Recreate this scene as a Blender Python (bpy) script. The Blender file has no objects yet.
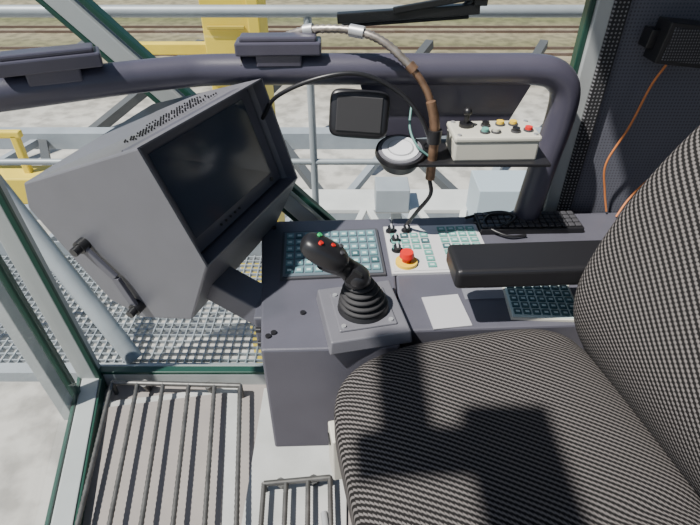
import bpy, math, random
from mathutils import Vector, Matrix
random.seed(3)
C=bpy.context.scene

# ---------------- materials ----------------
def mat(name,col,rough=.5,metal=0.,bump=0.,bscale=200.,var=0.,vscale=8.,spec=None):
    m=bpy.data.materials.new(name); m.use_nodes=True
    nt=m.node_tree; b=nt.nodes['Principled BSDF']
    b.inputs['Base Color'].default_value=(*col,1)
    b.inputs['Roughness'].default_value=rough
    b.inputs['Metallic'].default_value=metal
    if spec is not None: b.inputs['Specular IOR Level'].default_value=spec
    tc=nt.nodes.new('ShaderNodeTexCoord')
    if bump>0:
        n=nt.nodes.new('ShaderNodeTexNoise'); n.inputs['Scale'].default_value=bscale
        nt.links.new(tc.outputs['Object'],n.inputs['Vector'])
        bp=nt.nodes.new('ShaderNodeBump'); bp.inputs['Strength'].default_value=bump; bp.inputs['Distance'].default_value=.001
        nt.links.new(n.outputs['Fac'],bp.inputs['Height']); nt.links.new(bp.outputs['Normal'],b.inputs['Normal'])
    if var>0:
        n2=nt.nodes.new('ShaderNodeTexNoise'); n2.inputs['Scale'].default_value=vscale; n2.inputs['Detail'].default_value=6
        nt.links.new(tc.outputs['Object'],n2.inputs['Vector'])
        r=nt.nodes.new('ShaderNodeValToRGB')
        r.color_ramp.elements[0].position=.3; r.color_ramp.elements[1].position=.7
        r.color_ramp.elements[0].color=(*[c*(1-var) for c in col],1)
        r.color_ramp.elements[1].color=(*[min(1,c*(1+var)) for c in col],1)
        nt.links.new(n2.outputs['Fac'],r.inputs['Fac']); nt.links.new(r.outputs['Color'],b.inputs['Base Color'])
    return m

def node_math(nt,op,a,b=None):
    n=nt.nodes.new('ShaderNodeMath'); n.operation=op
    for i,x in enumerate((a,b)):
        if x is None: continue
        if isinstance(x,(int,float)): n.inputs[i].default_value=x
        else: nt.links.new(x,n.inputs[i])
    return n.outputs[0]

def fabric(name,ax_a,ax_b,slant=0.25,bright=1.0):
    """ribbed upholstery: diagonal rows of slanted dashes on black"""
    m=mat(name,(.02,.02,.02),.9)
    nt=m.node_tree; b=nt.nodes['Principled BSDF']
    tc=nt.nodes.new('ShaderNodeTexCoord'); sp=nt.nodes.new('ShaderNodeSeparateXYZ')
    nt.links.new(tc.outputs['Object'],sp.inputs[0])
    A=sp.outputs[ax_a]; B=sp.outputs[ax_b]
    row=node_math(nt,'MULTIPLY',node_math(nt,'ADD',A,node_math(nt,'MULTIPLY',B,slant)),1/.0098)
    saw=node_math(nt,'FRACT',node_math(nt,'MULTIPLY',B,1/.0060))
    s=node_math(nt,'SINE',node_math(nt,'MULTIPLY',node_math(nt,'ADD',row,node_math(nt,'MULTIPLY',saw,.26)),2*math.pi))
    gap=node_math(nt,'LESS_THAN',saw,.80)
    f0=node_math(nt,'ADD',node_math(nt,'MULTIPLY',s,.5),.5)
    f=node_math(nt,'MULTIPLY',f0,node_math(nt,'ADD',node_math(nt,'MULTIPLY',gap,.28),.72))
    r=nt.nodes.new('ShaderNodeValToRGB')
    r.color_ramp.elements[0].position=.38; r.color_ramp.elements[0].color=(.010*bright,.0095*bright,.0095*bright,1)
    r.color_ramp.elements[1].position=.88; r.color_ramp.elements[1].color=(.135*bright,.124*bright,.120*bright,1)
    nt.links.new(f,r.inputs['Fac'])
    nt.links.new(r.outputs['Color'],b.inputs['Base Color'])
    bp=nt.nodes.new('ShaderNodeBump'); bp.inputs['Strength'].default_value=.4; bp.inputs['Distance'].default_value=.0015
    nt.links.new(f0,bp.inputs['Height']); nt.links.new(bp.outputs['Normal'],b.inputs['Normal'])
    b.inputs['Specular IOR Level'].default_value=.15
    return m

def dots(name,base,dotc,pitch,rad,ax_a=0,ax_b=2):
    m=mat(name,base,.85); nt=m.node_tree; b=nt.nodes['Principled BSDF']
    tc=nt.nodes.new('ShaderNodeTexCoord'); sp=nt.nodes.new('ShaderNodeSeparateXYZ')
    nt.links.new(tc.outputs['Object'],sp.inputs[0])
    fa=node_math(nt,'SUBTRACT',node_math(nt,'FRACT',node_math(nt,'MULTIPLY',sp.outputs[ax_a],1/pitch)),.5)
    fb=node_math(nt,'SUBTRACT',node_math(nt,'FRACT',node_math(nt,'MULTIPLY',sp.outputs[ax_b],1/pitch)),.5)
    d=node_math(nt,'SQRT',node_math(nt,'ADD',node_math(nt,'MULTIPLY',fa,fa),node_math(nt,'MULTIPLY',fb,fb)))
    k=node_math(nt,'LESS_THAN',d,rad)
    mx=nt.nodes.new('ShaderNodeMix'); mx.data_type='RGBA'
    mx.inputs[6].default_value=(*base,1); mx.inputs[7].default_value=(*dotc,1)
    nt.links.new(k,mx.inputs[0]); nt.links.new(mx.outputs[2],b.inputs['Base Color'])
    return m

def glassmat(name,tint=(.94,.97,.96)):
    m=bpy.data.materials.new(name); m.use_nodes=True; nt=m.node_tree
    nt.nodes.remove(nt.nodes['Principled BSDF']); out=nt.nodes['Material Output']
    t=nt.nodes.new('ShaderNodeBsdfTransparent'); t.inputs[0].default_value=(*tint,1)
    g=nt.nodes.new('ShaderNodeBsdfGlossy'); g.inputs['Roughness'].default_value=.02
    lw=nt.nodes.new('ShaderNodeLayerWeight'); lw.inputs['Blend'].default_value=.5
    f=node_math(nt,'ADD',node_math(nt,'MULTIPLY',node_math(nt,'POWER',lw.outputs['Facing'],5.0),.8),.035)
    mx=nt.nodes.new('ShaderNodeMixShader')
    nt.links.new(f,mx.inputs[0]); nt.links.new(t.outputs[0],mx.inputs[1]); nt.links.new(g.outputs[0],mx.inputs[2])
    nt.links.new(mx.outputs[0],out.inputs[0]); return m

VIO=mat('violet_grey_paint',(.080,.080,.100),.40,0,.35,500,.06,15)
VIOL=mat('light_violet_grey_paint',(.125,.125,.142),.40,0,.4,500,.05,12)
VIOD=mat('dark_rail_paint',(.058,.055,.078),.34,0,.25,400,.08,10)
FRAME=mat('grey_frame_paint',(.34,.36,.36),.45,0,.1,300,.06,6)
SEAL=mat('green_black_seal',(.01,.05,.035),.4)
BLK=mat('black_plastic',(.012,.012,.014),.38)
BLKM=mat('black_rubber',(.018,.018,.02),.7)
DKG=mat('dark_grey_plastic',(.05,.05,.056),.5,0,.2,600)
STEEL=mat('zinc_steel',(.5,.51,.52),.4,.6,0,100,.12,10)
BRAID=mat('silver_braid',(.30,.27,.24),.38,.7,0,100,.3,60)
GALV=mat('galvanised_paint',(.30,.33,.355),.5,.2,0,100,.12,5)
REB=mat('worn_rebar',(.13,.125,.12),.45,.6,0,100,.25,30)
BEI=mat('beige_plastic',(.50,.49,.42),.5,0,0,1,.05,10)
WHT=mat('white_label',(.50,.50,.51),.5)
TEAL=mat('teal_keys',(.11,.30,.26),.5)
BLUK=mat('blue_grey_keys',(.12,.24,.26),.5)
TEALD=mat('dark_teal_keys',(.04,.10,.11),.5)
KEYW=mat('pale_keys',(.45,.56,.55),.5)
RED=mat('red_button',(.6,.015,.01),.35)
YEL=mat('yellow_button',(.75,.50,.03),.4)
GRN=mat('green_button',(.03,.4,.12),.4)
YELP=mat('yellow_crane_paint',(.66,.50,.05),.5,0,0,1,.15,2)
BRN=mat('bronze_braided_hose',(.22,.135,.085),.42,.6,0,1,.3,60)
ORG=mat('orange_wire',(.5,.17,.05),.5)
FLR=mat('floor_vinyl',(.27,.24,.225),.6,0,.15,200,.12,4)
FLR2=mat('floor_plate_light',(.42,.42,.41),.5,0,.1,200,.14,7)
WALLF=dots('perforated_wall_fabric',(.10,.104,.13),(.055,.057,.075),.008,.28)
STRIP=dots('perforated_rubber_strip',(.012,.012,.014),(.16,.16,.17),.009,.25)
GLASS=glassmat('window_glass')
SCR=mat('monitor_glass',(.032,.042,.062),.14)
LENS=mat('disc_lens',(.62,.63,.66),.3,.0)
FABC=fabric('cushion_fabric',1,0,.75)
FABB=fabric('backrest_fabric',2,1,-.60,1.1)

# ---------------- mesh builder ----------------
class MB:
    def __init__(s,name): s.name=name; s.v=[]; s.f=[]; s.mi=[]; s.sm=[]; s.mats=[]; s.M=Matrix()
    def mid(s,m):
        if m not in s.mats: s.mats.append(m)
        return s.mats.index(m)
    def add(s,vs,fs,m,smooth=False):
        o=len(s.v); s.v+= [s.M@Vector(v) for v in vs]
        k=s.mid(m)
        for f in fs: s.f.append([o+i for i in f]); s.mi.append(k); s.sm.append(smooth)
    def box(s,c,d,m,R=None,top=1.0):
        vs=[]
        for z in(-.5,.5):
            for x,y in((-.5,-.5),(.5,-.5),(.5,.5),(-.5,.5)):
                k=top if z>0 else 1
                p=Vector((x*d[0]*k,y*d[1]*k,z*d[2]))
                if R is not None: p=R@p
                vs.append(p+Vector(c))
        s.add(vs,[(3,2,1,0),(4,5,6,7),(0,1,5,4),(1,2,6,5),(2,3,7,6),(3,0,4,7)],m)
    def beam(s,p0,p1,w,h,m,up=(0,0,1)):
        p0=Vector(p0);p1=Vector(p1);d=(p1-p0); L=d.length; x=d.normalized()
        y=Vector(up).cross(x).normalized(); z=x.cross(y)
        R=Matrix((x,y,z)).transposed()
        s.box((p0+p1)/2,(L,w,h),m,R)
    def cyl(s,p0,p1,r0,m,r1=None,n=20,smooth=True):
        if r1 is None:r1=r0
        p0=Vector(p0);p1=Vector(p1);d=(p1-p0).normalized()
        a=Vector((0,0,1)) if abs(d.z)<.9 else Vector((1,0,0))
        u=d.cross(a).normalized(); w=d.cross(u)
        vs=[];
        for p,r in((p0,r0),(p1,r1)):
            for i in range(n):
                t=2*math.pi*i/n; vs.append(p+(u*math.cos(t)+w*math.sin(t))*r)
        s.add(vs,[(i,(i+1)%n,n+(i+1)%n,n+i)[::-1] for i in range(n)],m,smooth)
        s.add(vs,[list(range(n)),list(range(2*n-1,n-1,-1))],m)
    def tube(s,pts,r,m,n=10,sub=6,closed=False,rf=None):
        P=[Vector(p) for p in pts]
        if sub>1 and len(P)>2:
            Q=[]
            for i in range(len(P)-1):
                a=P[i-1] if i>0 else P[0]*2-P[1]; b=P[i];c=P[i+1]; d=P[i+2] if i+2<len(P) else P[-1]*2-P[-2]
                for k in range(sub):
                    t=k/sub
                    Q.append(.5*((2*b)+(c-a)*t+(2*a-5*b+4*c-d)*t*t+(3*b-a-3*c+d)*t**3))
            Q.append(P[-1]); P=Q
        vs=[];u=None
        for i,p in enumerate(P):
            d=(P[min(i+1,len(P)-1)]-P[max(i-1,0)]).normalized()
            if u is None:
                a=Vector((0,0,1)) if abs(d.z)<.9 else Vector((1,0,0)); u=d.cross(a).normalized()
            else: u=(u-d*u.dot(d)).normalized()
            w=d.cross(u); rr=r if rf is None else rf(i)*r
            for k in range(n):
                t=2*math.pi*k/n; vs.append(p+(u*math.cos(t)+w*math.sin(t))*rr)
        fs=[]
        for i in range(len(P)-1):
            for k in range(n): fs.append((i*n+k,(i+1)*n+k,(i+1)*n+(k+1)%n,i*n+(k+1)%n)[::-1])
        s.add(vs,fs,m,True)
        L=len(P)-1
        s.add(vs[:n],[list(range(n))],m); s.add(vs[L*n:],[list(range(n-1,-1,-1))],m)
    def prism(s,poly,z0,z1,m):
        n=len(poly)
        vs=[(x,y,z0) for x,y in poly]+[(x,y,z1) for x,y in poly]
        s.add(vs,[list(range(n))[::-1],list(range(n,2*n))]+[(i,(i+1)%n,n+(i+1)%n,n+i) for i in range(n)],m)
    def ell(s,c,r,m,n=20,R=None,k=2.0,nz=12):
        vs=[];fs=[]
        def sp(x,e): return math.copysign(abs(x)**(2/e),x)
        for j in range(nz+1):
            ph=-math.pi/2+math.pi*j/nz
            for i in range(n):
                t=2*math.pi*i/n
                p=Vector((r[0]*sp(math.cos(ph),k)*sp(math.cos(t),k),r[1]*sp(math.cos(ph),k)*sp(math.sin(t),k),r[2]*sp(math.sin(ph),k)))
                if R is not None:p=R@p
                vs.append(p+Vector(c))
        for j in range(nz):
            for i in range(n): fs.append((j*n+i,j*n+(i+1)%n,(j+1)*n+(i+1)%n,(j+1)*n+i))
        s.add(vs,fs,m,True)
    def done(s,bevel=0.,seg=2,parent=None):
        me=bpy.data.meshes.new(s.name)
        me.from_pydata(s.v,[],s.f)
        for m in s.mats: me.materials.append(m)
        for i,p in enumerate(me.polygons): p.material_index=s.mi[i]; p.use_smooth=s.sm[i]
        me.validate(); me.update()
        o=bpy.data.objects.new(s.name,me); C.collection.objects.link(o)
        if bevel>0:
            b=o.modifiers.new('bevel','BEVEL'); b.width=bevel; b.segments=seg; b.limit_method='ANGLE'; b.angle_limit=math.radians(40)
        if parent: o.parent=parent
        return o

def empty(name,loc=(0,0,0),rz=0):
    e=bpy.data.objects.new(name,None); e.location=loc; e.rotation_euler=(0,0,rz); e.empty_display_size=.1
    C.collection.objects.link(e); return e
def TR(x,y,z,deg=0): return Matrix.Translation((x,y,z))@Matrix.Rotation(math.radians(deg),4,'Z')
def softbox(name,fn,n,mat_,parent,N=18):
    vs={};V=[];F=[]
    def key(p):
        k=tuple(round(c,5) for c in p)
        if k not in vs:
            L=(abs(p[0])**n+abs(p[1])**n+abs(p[2])**n)**(1/n)
            vs[k]=len(V); V.append(fn(*(c/L for c in p)))
        return vs[k]
    for ax in range(3):
        for sg in(-1,1):
            for i in range(N):
                for j in range(N):
                    q=[]
                    for a,b in((i,j),(i+1,j),(i+1,j+1),(i,j+1)):
                        p=[0,0,0]; p[ax]=sg; p[(ax+1)%3]=-1+2*a/N; p[(ax+2)%3]=-1+2*b/N; q.append(key(p))
                    F.append(q if sg>0 else q[::-1])
    me=bpy.data.meshes.new(name); me.from_pydata(V,[],F); me.materials.append(mat_)
    for p in me.polygons:p.use_smooth=True
    o=bpy.data.objects.new(name,me); C.collection.objects.link(o)
    if parent:o.parent=parent
    sd=o.modifiers.new('s','SUBSURF'); sd.levels=1; sd.render_levels=1
    return o

# ---------------- cab shell ----------------
WY=1.27
b=MB('floor')
b.prism([(-.95,1.27),(-.60,-.5),(1.4,-.5),(1.4,1.27)],-.06,0,FLR)
R9=Matrix.Rotation(math.radians(9),3,'Z')
b.box((-.60,.86,.004),(.50,.70,.008),FLR2,R9)
b.box((-.60,.86,.010),(.42,.64,.006),FLR,R9)
b.box((-.16,.98,.006),(.30,.5,.012),FLR2)
b.done(.002)

b=MB('wall_right')
b.box((1.08,WY+.02,1.1),(.97,.05,2.2),WALLF)
b.done()
b=MB('wall_rear'); b.box((1.42,.4,1.1),(.05,1.8,2.2),WALLF); b.done()
b=MB('trim_1'); b.box((.597,WY-.008,1.1),(.035,.03,2.2),STRIP); b.done(.003)

b=MB('ceiling_and_shadow_casters')
b.box((.72,.42,2.22),(1.40,1.75,.04),FRAME)
b.box((-.505,-.13,2.22),(.13,.52,.04),FRAME)  # this and next two: unseen pieces added to cast shadows on the cushion
b.box((-.665,.05,2.22),(.20,.08,.04),FRAME)
b.box((-.675,.20,2.22),(.075,.22,.04),FRAME)
b.box((-.32,-.42,2.22),(1.3,.12,.05),FRAME)
b.box((-.40,1.27,2.22),(1.5,.05,.05),FRAME)
b.done()

b=MB('window_1')       # side window
b.box((.563,WY+.01,1.1),(.036,.05,2.2),FRAME)
b.box((.538,WY+.01,1.1),(.014,.03,2.2),SEAL)
b.beam((-.95,WY+.01,.02),(.56,WY+.01,.02),.05,.07,FRAME)
b.beam((-.95,WY,.06),(.56,WY,.06),.03,.014,SEAL)
def dg(z,o): return (-.647+(1.273-z)*.925+o,WY+.01,z)
b.beam(dg(2.0,0),dg(.08,0),.045,.03,FRAME,up=(0,1,0))
b.beam(dg(2.0,.055),dg(.08,.055),.014,.03,SEAL,up=(0,1,0))
b.beam(dg(2.0,-.04),dg(.08,-.04),.012,.03,SEAL,up=(0,1,0))
b.add([(-.95,WY+.02,0),(.55,WY+.02,0),(.55,WY+.02,2.2),(-.95,WY+.02,2.2)],[(0,1,2,3)],GLASS)
b.done(.003)
b=MB('window_2')       # front window
A0=Vector((-.93,1.26,0)); A1=Vector((-.72,.40,0)); LN=Vector((-.16,0,2.2))
b.beam(A0,A0+LN,.055,.06,FRAME)
b.beam(A0+Vector((.038,-.02,0)),A0+Vector((.038,-.02,0))+LN,.014,.02,SEAL)
b.beam(A0+Vector((-.02,-.09,0)),A0+Vector((-.02,-.09,0))+LN,.016,.04,SEAL)
b.beam(A0+Vector((-.03,-.14,0)),A0+Vector((-.03,-.14,0))+LN,.04,.04,FRAME)
b.beam(A0+Vector((0,0,.02)),A1+Vector((0,0,.02)),.06,.08,FRAME)
b.beam(A0+Vector((-.04,0,.03)),A1+Vector((-.04,0,.03)),.012,.07,SEAL)
b.beam(A0+Vector((.035,0,.03)),A1+Vector((.035,0,.03)),.010,.05,SEAL)
G=Vector((-.02,0,0))
b.add([A0+G,A1+G,A1+G+LN,A0+G+LN],[(0,1,2,3)],GLASS)
b.done(.003)

# ---------------- floor grilles ----------------
def grille(name,tl,tr,bl,br,n,z):
    g=MB(name)
    tl,tr,bl,br=[Vector((*p,z)) for p in(tl,tr,bl,br)]
    for i in range(n):
        k=i/(n-1); a=tl.lerp(tr,k); c=bl.lerp(br,k)
        m=90; pts=[a.lerp(c,j/m) for j in range(m+1)]
        g.tube(pts,.0068,REB,8,1,rf=lambda q:1.0 if q%2 else 1.25)
    g.tube([tl,tr],.009,REB,8,1); g.tube([bl,br],.009,REB,8,1)
    for p in(tl,tr,bl,br): g.cyl(p,(p.x,p.y,0),.008,REB,n=8)
    g.cyl(tl.lerp(tr,.75),tl.lerp(tr,.75)+Vector((0,.02,-.05)),.014,BLK,n=8)
    g.cyl(tl.lerp(tr,.25),tl.lerp(tr,.25)+Vector((0,.02,-.05)),.014,BLK,n=8)
    return g.done()
grille('floor_grille',(-.84,1.215),(-.385,1.20),(-.70,.42),(-.27,.42),6,.06)
grille('floor_grille',(-.255,.84),(-.06,.86),(-.23,.45),(-.04,.45),4,.05)

# ---------------- console ----------------
b=MB('control_console')
b.prism([(-.175,.712),(.02,.718),(.10,.725),(.112,1.201),(-.238,1.185)],.425,.75,VIO)
b.prism([(.103,.766),(.80,.80),(.78,1.235),(.113,1.201)],.60,.75,VIO)
b.prism([(.0,.95),(.7,.97),(.7,1.2),(.0,1.2)],0,.60,VIO)
b.done(.005)
b=MB('joystick_pod')
b.M=TR(.025,.80,.75,12)
b.box((0,0,.015),(.168,.172,.030),VIOL,top=.95)
b.box((.0,0,.032),(.118,.118,.006),VIOL)
for x,y in((-.048,-.048),(.048,-.048),(.048,.048),(-.048,.048)): b.cyl((x,y,.034),(x,y,.038),.005,STEEL,n=10)
b.done(.004)
b=MB('joystick')
b.M=TR(.027,.802,.785)
b.cyl((0,0,.0),(0,0,.010),.053,BLK,.049,n=32)
for i,(r,z) in enumerate(((.051,.010),(.047,.022),(.042,.034),(.037,.046),(.031,.058))):
    b.ell((-.002*i,0,z+.004),(r,r,.008),BLKM,n=28,nz=8)
b.tube([(-.008,0,.058),(-.018,-.002,.085),(-.042,-.008,.112),(-.074,-.014,.138)],.024,BLK,16,6,rf=lambda q:1+.10*math.sin(q*.45))
R=Matrix.Rotation(math.radians(34),3,'Y')
hc=Vector((-.074,-.014,.147))
b.ell(hc,(.050,.030,.023),BLK,n=24,R=R,k=2.8)
b.ell((-.012,-.012,.090),(.024,.027,.020),BLK,n=16,R=R,k=2.4)
b.box((-.02,-.03,.10),(.02,.01,.03),BLK,R)
nrm=R@Vector((0,0,1))
for dx,dy,m in((-.026,.010,GRN),(-.022,-.013,RED),(.004,.000,RED),(.024,-.008,DKG),(.022,.012,DKG)):
    p=hc+R@Vector((dx,dy,.019))
    b.cyl(p,p+nrm*.006,.0044,m,n=12)
b.done()
def keypad(name,x,y,deg,w,h,nx,ny,base,keym,alt=None,z=.75,field=None):
    k=MB(name); k.M=TR(x,y,z,deg)
    k.box((0,0,.003),(w,h,.006),base)
    k.box((0,0,.0065),(w*.95,h*.93,.003),field or KEYW)
    cw=w*.92/nx; ch=h*.88/ny
    for i in range(nx):
        for j in range(ny):
            if alt and alt(i,j): continue
            k.box((-w*.46+cw*(i+.5),-h*.44+ch*(j+.5),.0095),(cw*.78,ch*.70,.004),keym if (i*7+j*3)%11 else TEALD)
            k.box((-w*.46+cw*(i+.5),-h*.44+ch*(j+.45),.0118),(cw*.42,ch*.26,.001),KEYW)
    return k
PADB=mat('keypad_field_blue',(.10,.13,.155),.5)
k=keypad('keypad_panel',-.045,1.035,4,.245,.195,10,6,DKG,BLUK,field=PADB); k.done()
k=keypad('keypad_panel',.215,1.055,3,.245,.20,9,7,WHT,TEAL,alt=lambda i,j:(i<3 and j<3) or (j==6 and i<4) or (i==4),field=WHT)
k.cyl((-.085,-.065,.006),(-.085,-.065,.016),.026,YEL,n=28)
k.cyl((-.085,-.065,.016),(-.085,-.065,.03),.011,RED,n=20); k.cyl((-.085,-.065,.03),(-.085,-.065,.042),.018,RED,.015,n=24)
for x,y in((-.10,.03),(-.10,-.01),(-.105,.075),(-.065,.075)):
    k.cyl((x,y,.006),(x,y,.010),.014,BLK,n=18); k.cyl((x,y,.01),(x,y,.022),.009,BLK,n=14)
    k.box((x,y,.023),(.004,.018,.004),WHT)
k.done()
k=keypad('small_keyboard',.415,.855,-3,.15,.12,7,5,BEI,TEALD); k.done(.001)
b=MB('black_keyboard'); b.M=TR(.47,1.165,.75,2)
b.box((0,0,.008),(.27,.085,.016),BLK)
for i in range(15):
    for j in range(4): b.box((-.123+i*.0175,-.028+j*.019,.0185),(.0145,.015,.005),DKG)
b.done(.002)
b=MB('keyboard_cable')
b.tube([(.33,1.17,.757),(.36,1.13,.762),(.41,1.14,.775),(.42,1.17,.782),(.37,1.175,.776),(.35,1.14,.768),(.40,1.10,.76),(.45,1.105,.758)],.0035,BLK,8,8)
b.tube([(.31,1.19,.757),(.35,1.20,.762),(.40,1.18,.782),(.43,1.15,.785),(.40,1.13,.77)],.004,BLK,8,8); b.done()
b=MB('paper_label'); b.box((.205,.825,.7515),(.082,.10,.002),mat('label_paper',(.40,.40,.42),.5),Matrix.Rotation(math.radians(8),3,'Z')); b.done()
b=MB('paper_sheet'); b.box((.30,.91,.7515),(.10,.09,.0015),mat('grey_sheet',(.16,.165,.19),.5),Matrix.Rotation(math.radians(3),3,'Z')); b.done()
b=MB('console_screws')
for x,y in((-.20,1.15),(-.165,.75),(-.10,.82),(-.155,.76)):
    b.cyl((x,y,.75),(x,y,.754),.006,BLK,n=12)
for z in(.74,.70): b.cyl((-.19,.80,z-.02),(-.20,.80,z-.02),.006,BLK,n=12)
b.done()

# ---------------- monitor ----------------
near=[Vector(p) for p in((-.352,.80,1.136),(-.277,.80,.887),(-.352,.85,.703),(-.494,.913,.650),(-.571,.937,.686),(-.682,.950,.932),(-.659,.934,.999))]
far=[Vector(p) for p in((-.19,1.14,1.1445),(-.127,1.14,.903),(-.20,1.18,.74),(-.37,1.20,.68),(-.43,1.215,.72),(-.50,1.225,.93),(-.46,1.19,1.07))]
mon=empty('monitor',(0,0,0))
b=MB('housing')
n=7
vs=near+far
fs=[list(range(n)),list(range(2*n-1,n-1,-1))]
for i in range(n):
    j=(i+1)%n
    if i==0: continue
    fs.append((i,n+i,n+j,j))
N1,N2,F1,F2=near[0],near[1],far[0],far[1]
nn=((F1-N1).cross(N2-N1)).normalized()
if nn.x<0: nn=-nn
cen=(N1+N2+F1+F2)/4
def ins(p,k,dp): return cen+(p-cen)*k-nn*dp
r0=[N1,F1,F2,N2]; r1=[ins(p,.975,0) for p in r0]; r2=[ins(p,.965,.05) for p in r0]
b.add(vs,fs,VIOL)
q=r0+r1
b.add(q,[(i,(i+1)%4,4+(i+1)%4,4+i) for i in range(4)],VIOL)
q=r1+r2
b.add(q,[(i,(i+1)%4,4+(i+1)%4,4+i) for i in range(4)],VIO)
b.add(r2,[(0,1,2,3)],VIO)
o=b.done(.004,parent=mon)
def bil(Q,u,v): return Q[0].lerp(Q[1],u).lerp(Q[3].lerp(Q[2],u),v)
b=MB('screen')
bz=[p+nn*.004 for p in r2]
fr=[bil(bz,.02,.03),bil(bz,.97,.03),bil(bz,.97,.97),bil(bz,.02,.97)]
fr2=[p+nn*.008 for p in fr]
b.add(fr+fr2,[(4,5,6,7),(0,1,5,4),(1,2,6,5),(2,3,7,6),(3,0,4,7)],VIO)
sc=[p+nn*.001 for p in (bil(fr2,.08,.07),bil(fr2,.92,.07),bil(fr2,.92,.87),bil(fr2,.08,.87))]
b.add(sc,[(0,1,2,3)],SCR)
for i in range(5):
    p=bil(fr2,.3+.05*i,.935); b.cyl(p,p+nn*.002,.003,BLK,n=8)
b.cyl(bil(fr2,.9,.935),bil(fr2,.9,.935)+nn*.002,.005,BLK,n=10)
b.done(parent=mon)
b=MB('vent_holes')
TQ=[near[6],far[6],far[0],near[0]]
tn=(TQ[1]-TQ[0]).cross(TQ[3]-TQ[0]).normalized()
if tn.z<0: tn=-tn
for i in range(30):
    for j in range(7):
        if (j<2 and i<12) or random.random()<.3: continue
        p=bil(TQ,.24+.022*i+.01*(j%2),.50+.035*j); b.cyl(p-tn*.002,p+tn*.0012,.0018,BLK,n=6,smooth=False)
b.done(parent=mon)
b=MB('pivot_handle')
nm=(near[1]-near[0]).cross(near[6]-near[0]).normalized()
if nm.y>0: nm=-nm
def npl(px,py):
    a=near[6].lerp(near[0],px); c=near[4].lerp(near[2],px); return a.lerp(c,py)
h0=npl(.20,.47); h1=npl(.40,.97)
mid=(h0+h1)/2+ (near[0]-near[6]).normalized()*.02
b.beam(h0+nm*.012,mid+nm*.012,.010,.022,VIO,up=nm.cross(h1-h0))
b.beam(mid+nm*.012,h1+nm*.012,.010,.022,VIO,up=nm.cross(h1-h0))
for h in(h0,h1):
    b.cyl(h+nm*-.002,h+nm*.020,.015,BLK,n=20); b.cyl(h+nm*.02,h+nm*.036,.010,BLK,n=14)
b.done(.002,parent=mon)
b=MB('support_arm')
b.beam((-.40,.95,.80),(-.17,.87,.705),.075,.055,VIO)
b.box((-.19,.87,.70),(.03,.12,.09),VIO)
b.done(.004,parent=mon)

# ---------------- guard rail tube ----------------
b=MB('guard_rail')
RZ=1.145
b.tube([(-.90,.945,RZ),(-.70,1.035,RZ),(-.50,1.13,RZ),(-.385,1.175,RZ),(-.30,1.195,RZ),(-.1,1.20,RZ),(.1,1.20,RZ),(.3,1.20,RZ),(.41,1.20,RZ),(.465,1.20,RZ-.012),(.497,1.20,RZ-.05),(.50,1.20,1.02),(.485,1.195,.90),(.47,1.19,.75)],.034,VIOD,20,6)
b.cyl((.47,1.19,.75),(.47,1.19,.758),.044,VIOD,n=24)
b.cyl((-.24,1.20,RZ),(-.236,1.20,RZ),.0355,BLK,n=24)
b.done()
b=MB('rail_clamp_box')
b.M=TR(-.155,1.19,1.185,2); b.box((0,0,.012),(.185,.06,.028),VIOD); b.box((0,0,.03),(.165,.045,.012),VIOD); b.box((0,0,-.012),(.10,.05,.03),VIOD); b.done(.004)
b=MB('rail_clamp_box')
b.M=TR(-.60,1.075,1.185,24); b.box((0,0,.012),(.19,.06,.028),VIOD); b.box((0,0,.03),(.17,.045,.012),VIOD); b.box((0,0,-.012),(.10,.05,.03),VIOD); b.done(.004)

b=MB('bracket_plate')
b.M=Matrix.Rotation(math.radians(90),4,'X')
b.prism([(.02,1.12),(.42,1.12),(.37,1.0),(.10,.975),(.06,1.0)],-1.205,-1.197,VIOD)
b.M=Matrix()
b.box((.27,1.13,.975),(.36,.14,.008),BLK)
b.done(.002)
b=MB('black_camera_box')
b.M=Matrix.Translation((.02,1.125,1.07))@Matrix.Rotation(math.radians(-18),4,'X')@Matrix.Rotation(math.radians(4),4,'Y')
b.ell((0,0,0),(.066,.028,.052),BLK,n=36,k=6,nz=20)
b.box((0,-.0275,0),(.10,.004,.075),BLKM)
b.cyl((0,.02,0),(0,.07,.03),.012,BLK)
b.done(.002)
b=MB('round_work_lamp')
b.M=Matrix.Translation((.115,1.105,.985))@Matrix.Rotation(math.radians(14),4,'X')
b.cyl((0,0,-.03),(0,0,.0),.042,BLK,.057,n=40)
b.cyl((0,0,0),(0,0,.010),.058,BLK,.056,n=40)
b.cyl((0,0,.010),(0,0,.013),.051,VIOL,.050,n=40)
b.cyl((0,0,.013),(0,0,.0155),.043,LENS,.042,n=40)
b.cyl((0,0,.0155),(0,0,.0165),.030,STEEL,.030,n=32)
b.cyl((0,0,.0165),(0,0,.0175),.027,LENS,.027,n=32)
b.done()
b=MB('pendant_control_box')
b.M=TR(.325,1.125,0,2)
b.box((0,0,1.0),(.19,.095,.045),BEI); b.box((0,0,1.029),(.195,.10,.014),BEI)
T=1.036
b.cyl((-.06,.015,T),(-.06,.015,T+.008),.016,BLK,n=20); b.cyl((-.06,.015,T),(-.06,.015,T+.03),.006,BLK,n=12); b.ell((-.06,.015,T+.034),(.010,.010,.010),BLK,n=14)
for x,y,m in((-.015,.015,BLK),(.02,.02,YEL),(.05,.02,YEL),(.045,-.02,BLK),(.0,-.022,BEI),(.075,-.015,RED),(-.025,-.022,TEAL)):
    b.cyl((x,y,T),(x,y,T+.004),.011,DKG,n=16); b.cyl((x,y,T+.004),(x,y,T+.010),.0085,m,n=16)
for x in(-.085,.085):
    for y in(-.038,.038): b.cyl((x,y,T),(x,y,T+.003),.005,STEEL,n=10)
b.done(.005)
b=MB('braided_hose')
b.tube([(-.15,1.235,1.205),(-.09,1.21,1.226),(0,1.18,1.232),(.07,1.155,1.215),(.13,1.13,1.170)],.0095,BRAID,10,14,rf=lambda q:1.0 if q%2 else .82)
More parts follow.
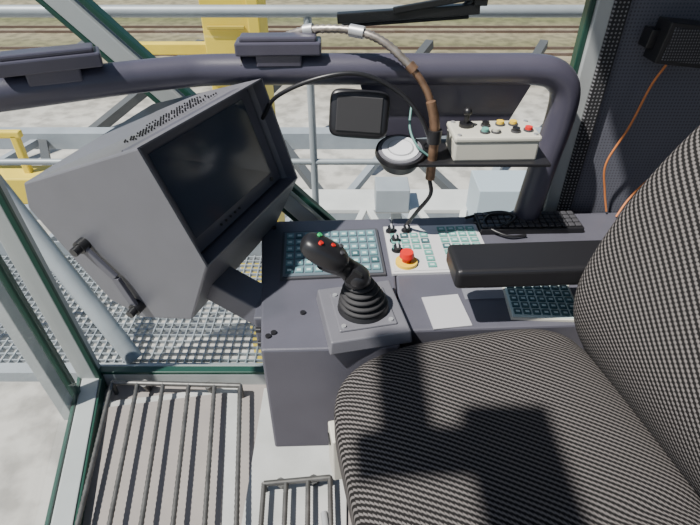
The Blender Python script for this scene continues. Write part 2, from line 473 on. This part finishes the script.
b.tube([(.13,1.13,1.170),(.155,1.12,1.14),(.175,1.11,1.10),(.188,1.10,1.02),(.19,1.10,.96)],.0085,BRN,10,14,rf=lambda q:1.0 if q%2 else .9)
b.cyl((.00,1.18,1.232),(.03,1.17,1.229),.013,STEEL,n=14)
b.cyl((-.10,1.214,1.224),(-.08,1.208,1.228),.012,STEEL,n=14)
b.cyl((.125,1.132,1.175),(.137,1.127,1.163),.0115,BRN,n=14)
b.done()
b=MB('hose_upright'); b.tube([(.172,1.09,1.11),(.186,1.085,1.05),(.186,1.085,.93)],.011,BRN,10,6); b.cyl((.186,1.085,1.05),(.186,1.085,1.02),.016,BLK); b.done()
b=MB('black_cable')
b.tube([(-.20,1.15,1.05),(-.16,1.12,1.11),(-.07,1.10,1.155),(.02,1.10,1.165),(.10,1.10,1.13),(.15,1.09,1.08),(.18,1.08,1.02)],.0048,BLK,8,8)
b.tube([(.185,1.08,.93),(.19,1.08,.89),(.165,1.09,.84),(.15,1.12,.79),(.145,1.15,.757)],.005,BLK,8,8)
b.tube([(.14,1.16,1.08),(.135,1.12,1.04),(.15,1.09,1.01),(.18,1.085,.985)],.0028,mat('grey_green_cable',(.10,.22,.20),.5),8,8)
b.done()

b=MB('wall_speaker')
b.M=Matrix.Translation((.735,1.205,1.20))@Matrix.Rotation(math.radians(6),4,'Y')
b.box((0,0,0),(.125,.06,.085),BLK); b.box((.0,-.031,0),(.105,.004,.068),dots('speaker_mesh',(.02,.02,.022),(.10,.10,.11),.006,.3))
b.box((-.05,.02,0),(.06,.04,.04),BLK)
b.done(.004)
b=MB('orange_wire')
b.tube([(.71,1.20,1.155),(.70,1.215,1.10),(.685,1.22,1.0),(.66,1.225,.90),(.68,1.225,.82),(.70,1.22,.76)],.0028,ORG,8,8)
b.tube([(.92,1.22,.98),(.86,1.225,.93),(.79,1.225,.86),(.75,1.22,.80),(.72,1.2,.755)],.0028,ORG,8,8)
b.done()

b=MB('windscreen_wiper')
y=WY+.05
b.beam((-.03,y,1.227),(.30,y,1.248),.022,.026,BLK,up=(0,1,0))
b.beam((-.02,y+.012,1.208),(.28,y+.012,1.228),.008,.016,BLKM,up=(0,1,0))
b.beam((.10,y-.01,1.245),(.62,y-.01,1.33),.014,.014,BLK,up=(0,1,0))
b.tube([(.29,y,1.31),(.285,y,1.27),(.26,y,1.245)],.010,BLK,8,6)
b.box((.30,y,1.29),(.03,.03,.07),BLK)
b.done(.002)

# ---------------- seat ----------------
seat=empty('driver_seat',(.2,.5,0),math.radians(12))
def cf(x,y,z):
    X=.055+x*.265; Y=y*.24
    Z=.685+z*.085
    if z>0:
        Z+= .012*(abs(y)**3)*z - .035*max(0,-x-.35)**1.5*z + .01*z*(1-x*x)
        Z-= .006*math.exp(-((abs(y)-.69)/.05)**2)*z
    Y*= 1-.10*max(0,-x-.3)
    return (X,Y,Z)
softbox('cushion',cf,5.0,FABC,seat,N=28)
def bx(z):
    pts=[(.70,.285),(.84,.255),(.95,.28),(1.1,.345),(1.25,.44),(1.4,.54)]
    for (z0,x0),(z1,x1) in zip(pts,pts[1:]):
        if z<=z1: 
            t=(z-z0)/(z1-z0)
            return x0+(x1-x0)*t
    return pts[-1][1]
def bf(x,y,z):
    Z=1.04+z*.33
    X=sum(bx(Z+d) for d in(-.05,-.025,0,.025,.05))/5+.075+x*.075
    if x<0: X+= -.028*(abs(y)**3)*(-x)+.012
    Y=y*.232*(1-.12*max(0,z)**2-.06*max(0,-z))
    return (X,Y,Z)
softbox('backrest',bf,4.5,FABB,seat,N=24)
b=MB('armrest')
inv=(Matrix.Translation((.2,.5,0))@Matrix.Rotation(math.radians(12),4,'Z')).inverted()
b.M=inv@TR(.36,.81,.89,3)
b.box((0,0,0),(.33,.095,.045),BLK)
b.box((.02,0,-.03),(.26,.055,.02),DKG)
b.box((.20,-.0,-.02),(.10,.05,.06),BLK)
o=b.done(.014,4,parent=seat)
b=MB('seat_base')
b.box((.06,0,.30),(.34,.34,.60),DKG,top=.8)
b.box((.05,0,.595),(.46,.42,.03),BLK)
b.box((-.195,.145,.585),(.035,.05,.13),BEI)
b.cyl((-.215,.15,.62),(-.195,.15,.62),.012,BLK)
b.tube([(-.20,.0,.56),(-.24,.0,.50),(-.24,.08,.48)],.008,STEEL,8,6)
b.box((.40,.10,.95),(.03,.06,.5),BLK)
b.done(.006,parent=seat)

# ---------------- outside ----------------
b=MB('catwalk_grating')
x0,x1,y0,y1,z=-1.9,1.6,1.36,2.08,-.03
xx=x0
while xx<x1: b.box((xx,(y0+y1)/2,z),(.004,y1-y0,.03),GALV); xx+=.034
yy=y0
while yy<=y1: b.box(((x0+x1)/2,yy,z+.005),(x1-x0,.005,.014),GALV); yy+=.034
b.box(((x0+x1)/2,y0-.02,z),(x1-x0,.05,.05),GALV); b.box(((x0+x1)/2,y1+.01,z+.03),(x1-x0,.01,.12),GALV)
b.done()
b=MB('catwalk_handrail')
for zz,r in((1.085,.022),(.47,.014)): b.cyl((-3,2.12,zz),(2.2,2.12,zz),r,GALV,n=16)
for x in(-1.75,-.16,1.4): b.cyl((x,2.12,-.05),(x,2.12,1.08),.016,GALV,n=14)
b.done()
b=MB('brace_pipe')
b.cyl((-.83,1.38,0),(-1.43,1.735,.90),.034,GALV,n=20)
b.cyl((-1.45,1.5,0),(-1.45,1.5,1.2),.02,GALV,n=14)
b.done()

g=bpy.data.materials.new('ground_mix'); g.use_nodes=True; nt=g.node_tree; bs=nt.nodes['Principled BSDF']; bs.inputs['Roughness'].default_value=.9
tc=nt.nodes.new('ShaderNodeTexCoord'); sp=nt.nodes.new('ShaderNodeSeparateXYZ'); nt.links.new(tc.outputs['Object'],sp.inputs[0])
ns=nt.nodes.new('ShaderNodeTexNoise'); ns.inputs['Scale'].default_value=.5; ns.inputs['Detail'].default_value=8; nt.links.new(tc.outputs['Object'],ns.inputs['Vector'])
yy=node_math(nt,'ADD',sp.outputs[1],node_math(nt,'MULTIPLY',ns.outputs['Fac'],2.0))
r=nt.nodes.new('ShaderNodeValToRGB'); nt.links.new(node_math(nt,'DIVIDE',yy,80.0),r.inputs['Fac'])
els=r.color_ramp.elements
stops=[(0,(.42,.40,.37)),(.30,(.48,.46,.42)),(.36,(.38,.35,.30)),(.41,(.24,.20,.13)),(.45,(.28,.24,.16)),(.48,(.16,.15,.07)),(.53,(.26,.22,.14)),(.58,(.13,.135,.055)),(.64,(.27,.23,.15)),(1,(.12,.15,.05))]
els[0].position=0; els[0].color=(*stops[0][1],1); els[1].position=1; els[1].color=(*stops[-1][1],1)
for p,c in stops[1:-1]:
    e=els.new(p); e.color=(*c,1)
mx=nt.nodes.new('ShaderNodeMix'); mx.data_type='RGBA'; mx.blend_type='MULTIPLY'; mx.inputs[0].default_value=.7
n2=nt.nodes.new('ShaderNodeTexNoise'); n2.inputs['Scale'].default_value=1.4; n2.inputs['Detail'].default_value=10; nt.links.new(tc.outputs['Object'],n2.inputs['Vector'])
r2=nt.nodes.new('ShaderNodeValToRGB'); r2.color_ramp.elements[0].position=.38; r2.color_ramp.elements[1].position=.58; r2.color_ramp.elements[0].color=(.45,.45,.45,1)
nt.links.new(n2.outputs['Fac'],r2.inputs['Fac']); nt.links.new(r.outputs['Color'],mx.inputs[6]); nt.links.new(r2.outputs['Color'],mx.inputs[7]); nt.links.new(mx.outputs[2],bs.inputs['Base Color'])
b=MB('ground'); b.add([(-150,-40,-8),(150,-40,-8),(150,260,-8),(-150,260,-8)],[(0,1,2,3)],g); b.done()
RUST=mat('rusty_rail',(.12,.08,.06),.6)
b=MB('railway_tracks')
for y in(35,36.5,41,42.5,48,49.5): b.box((0,y,-7.92),(160,.14,.18),RUST)
b.done()
b=MB('yellow_crane_leg')
b.box((-1.30,6.1,-3.2),(.5,.5,9.6),YELP); b.box((-1.0,6.1,-3.2),(.12,.6,9.6),YELP); b.beam((-2.6,6.2,-.1),(-1.3,6.2,-.1),.12,.12,YELP)
for z in(-.4,.2,.8): b.box((-1.30,5.83,z),(.40,.03,.04),mat('dark_yellow_rib',(.4,.3,.03),.5))  # ribs in a darker yellow than the leg
b.done(.01)
b=MB('yellow_gantry_beam')
b.beam((-6,3.3,-.28),(-2.1,3.3,-.28),.22,.20,YELP); b.beam((-6,3.3,.10),(-2.2,3.3,.10),.05,.05,YELP)
for x in(-2.25,-3.2): b.beam((x,3.3,-.28),(x,3.3,.10),.05,.05,YELP,up=(0,1,0))
b.done(.01)
LAT=mat('lattice_grey_blue',(.27,.30,.33),.5,0,0,1,.1,2); DK=mat('dark_steel',(.06,.065,.07),.6)
b=MB('lattice_boom')
for y in(9,11.5): b.beam((-14,y,-5.5),(10,y,-5.5),.28,.3,LAT)
for i in range(9):
    x=-13+i*2.6
    b.beam((x,9,-5.5),(x+1.3,11.5,-5.5),.16,.16,LAT); b.beam((x+1.3,11.5,-5.5),(x+2.6,9,-5.5),.16,.16,LAT)
b.beam((-14,15,-5.0),(12,15,-5.0),.5,.5,LAT)
for i in range(7):
    x=-13+i*3.6
    b.beam((x,15,-5.0),(x+1.8,11.5,-5.5),.22,.22,DK); b.beam((x+1.8,11.5,-5.5),(x+3.6,15,-5.0),.2,.2,LAT)
for i in range(6):
    x=-15+i*5
    b.beam((x,18,-6.5),(x+3.5,24,-4.5),.35,.35,DK)  # extra dark beams, added to cast diagonal shadows on the ground
b.done()
PW=mat('white_steel_platform',(.52,.53,.52),.5,0,0,1,.08,3)
b=MB('crane_platform')
b.box((.9,5.6,-1.75),(3.4,.5,.06),PW); b.box((.9,4.3,-1.75),(3.4,.35,.06),PW)
for i in range(6):
    x=-.7+i*.6; b.beam((x,4.4,-1.75),(x+.3,5.5,-1.75),.08,.05,PW); b.beam((x+.3,5.5,-1.75),(x+.6,4.4,-1.75),.08,.05,PW)
for x in(-.7,.6,1.9): b.box((x,5.8,-4.9),(.12,.12,6.2),LAT)
b.box((1.75,5.2,-1.5),(.7,.5,.5),mat('pale_blue_cabinet',(.36,.43,.48),.5)); b.box((.5,5.5,-1.6),(.4,.35,.3),LAT)
b.done(.01)

# ---------------- light ----------------
w=bpy.data.worlds.new('World'); C.world=w; w.use_nodes=True; nt=w.node_tree
sky=nt.nodes.new('ShaderNodeTexSky'); sky.sky_type='NISHITA'; sky.sun_disc=False; sky.sun_elevation=math.radians(52); sky.sun_rotation=math.radians(240)
nt.links.new(sky.outputs[0],nt.nodes['Background'].inputs[0]); nt.nodes['Background'].inputs[1].default_value=.12
s=bpy.data.lights.new('sun','SUN'); s.energy=9.5; s.angle=math.radians(1.0); s.color=(1,.96,.9)
so=bpy.data.objects.new('sun',s); C.collection.objects.link(so)
sd=Vector((-.45,-.25,.85))
so.rotation_euler=sd.to_track_quat('Z','Y').to_euler()

cam=bpy.data.cameras.new('camera'); cam.lens=520/700*36; cam.sensor_width=36; cam.clip_start=.02; cam.clip_end=600
co=bpy.data.objects.new('camera',cam); C.collection.objects.link(co); co.location=(0,0,1.5); co.rotation_euler=(math.radians(90-36.87),0,0)
C.camera=co
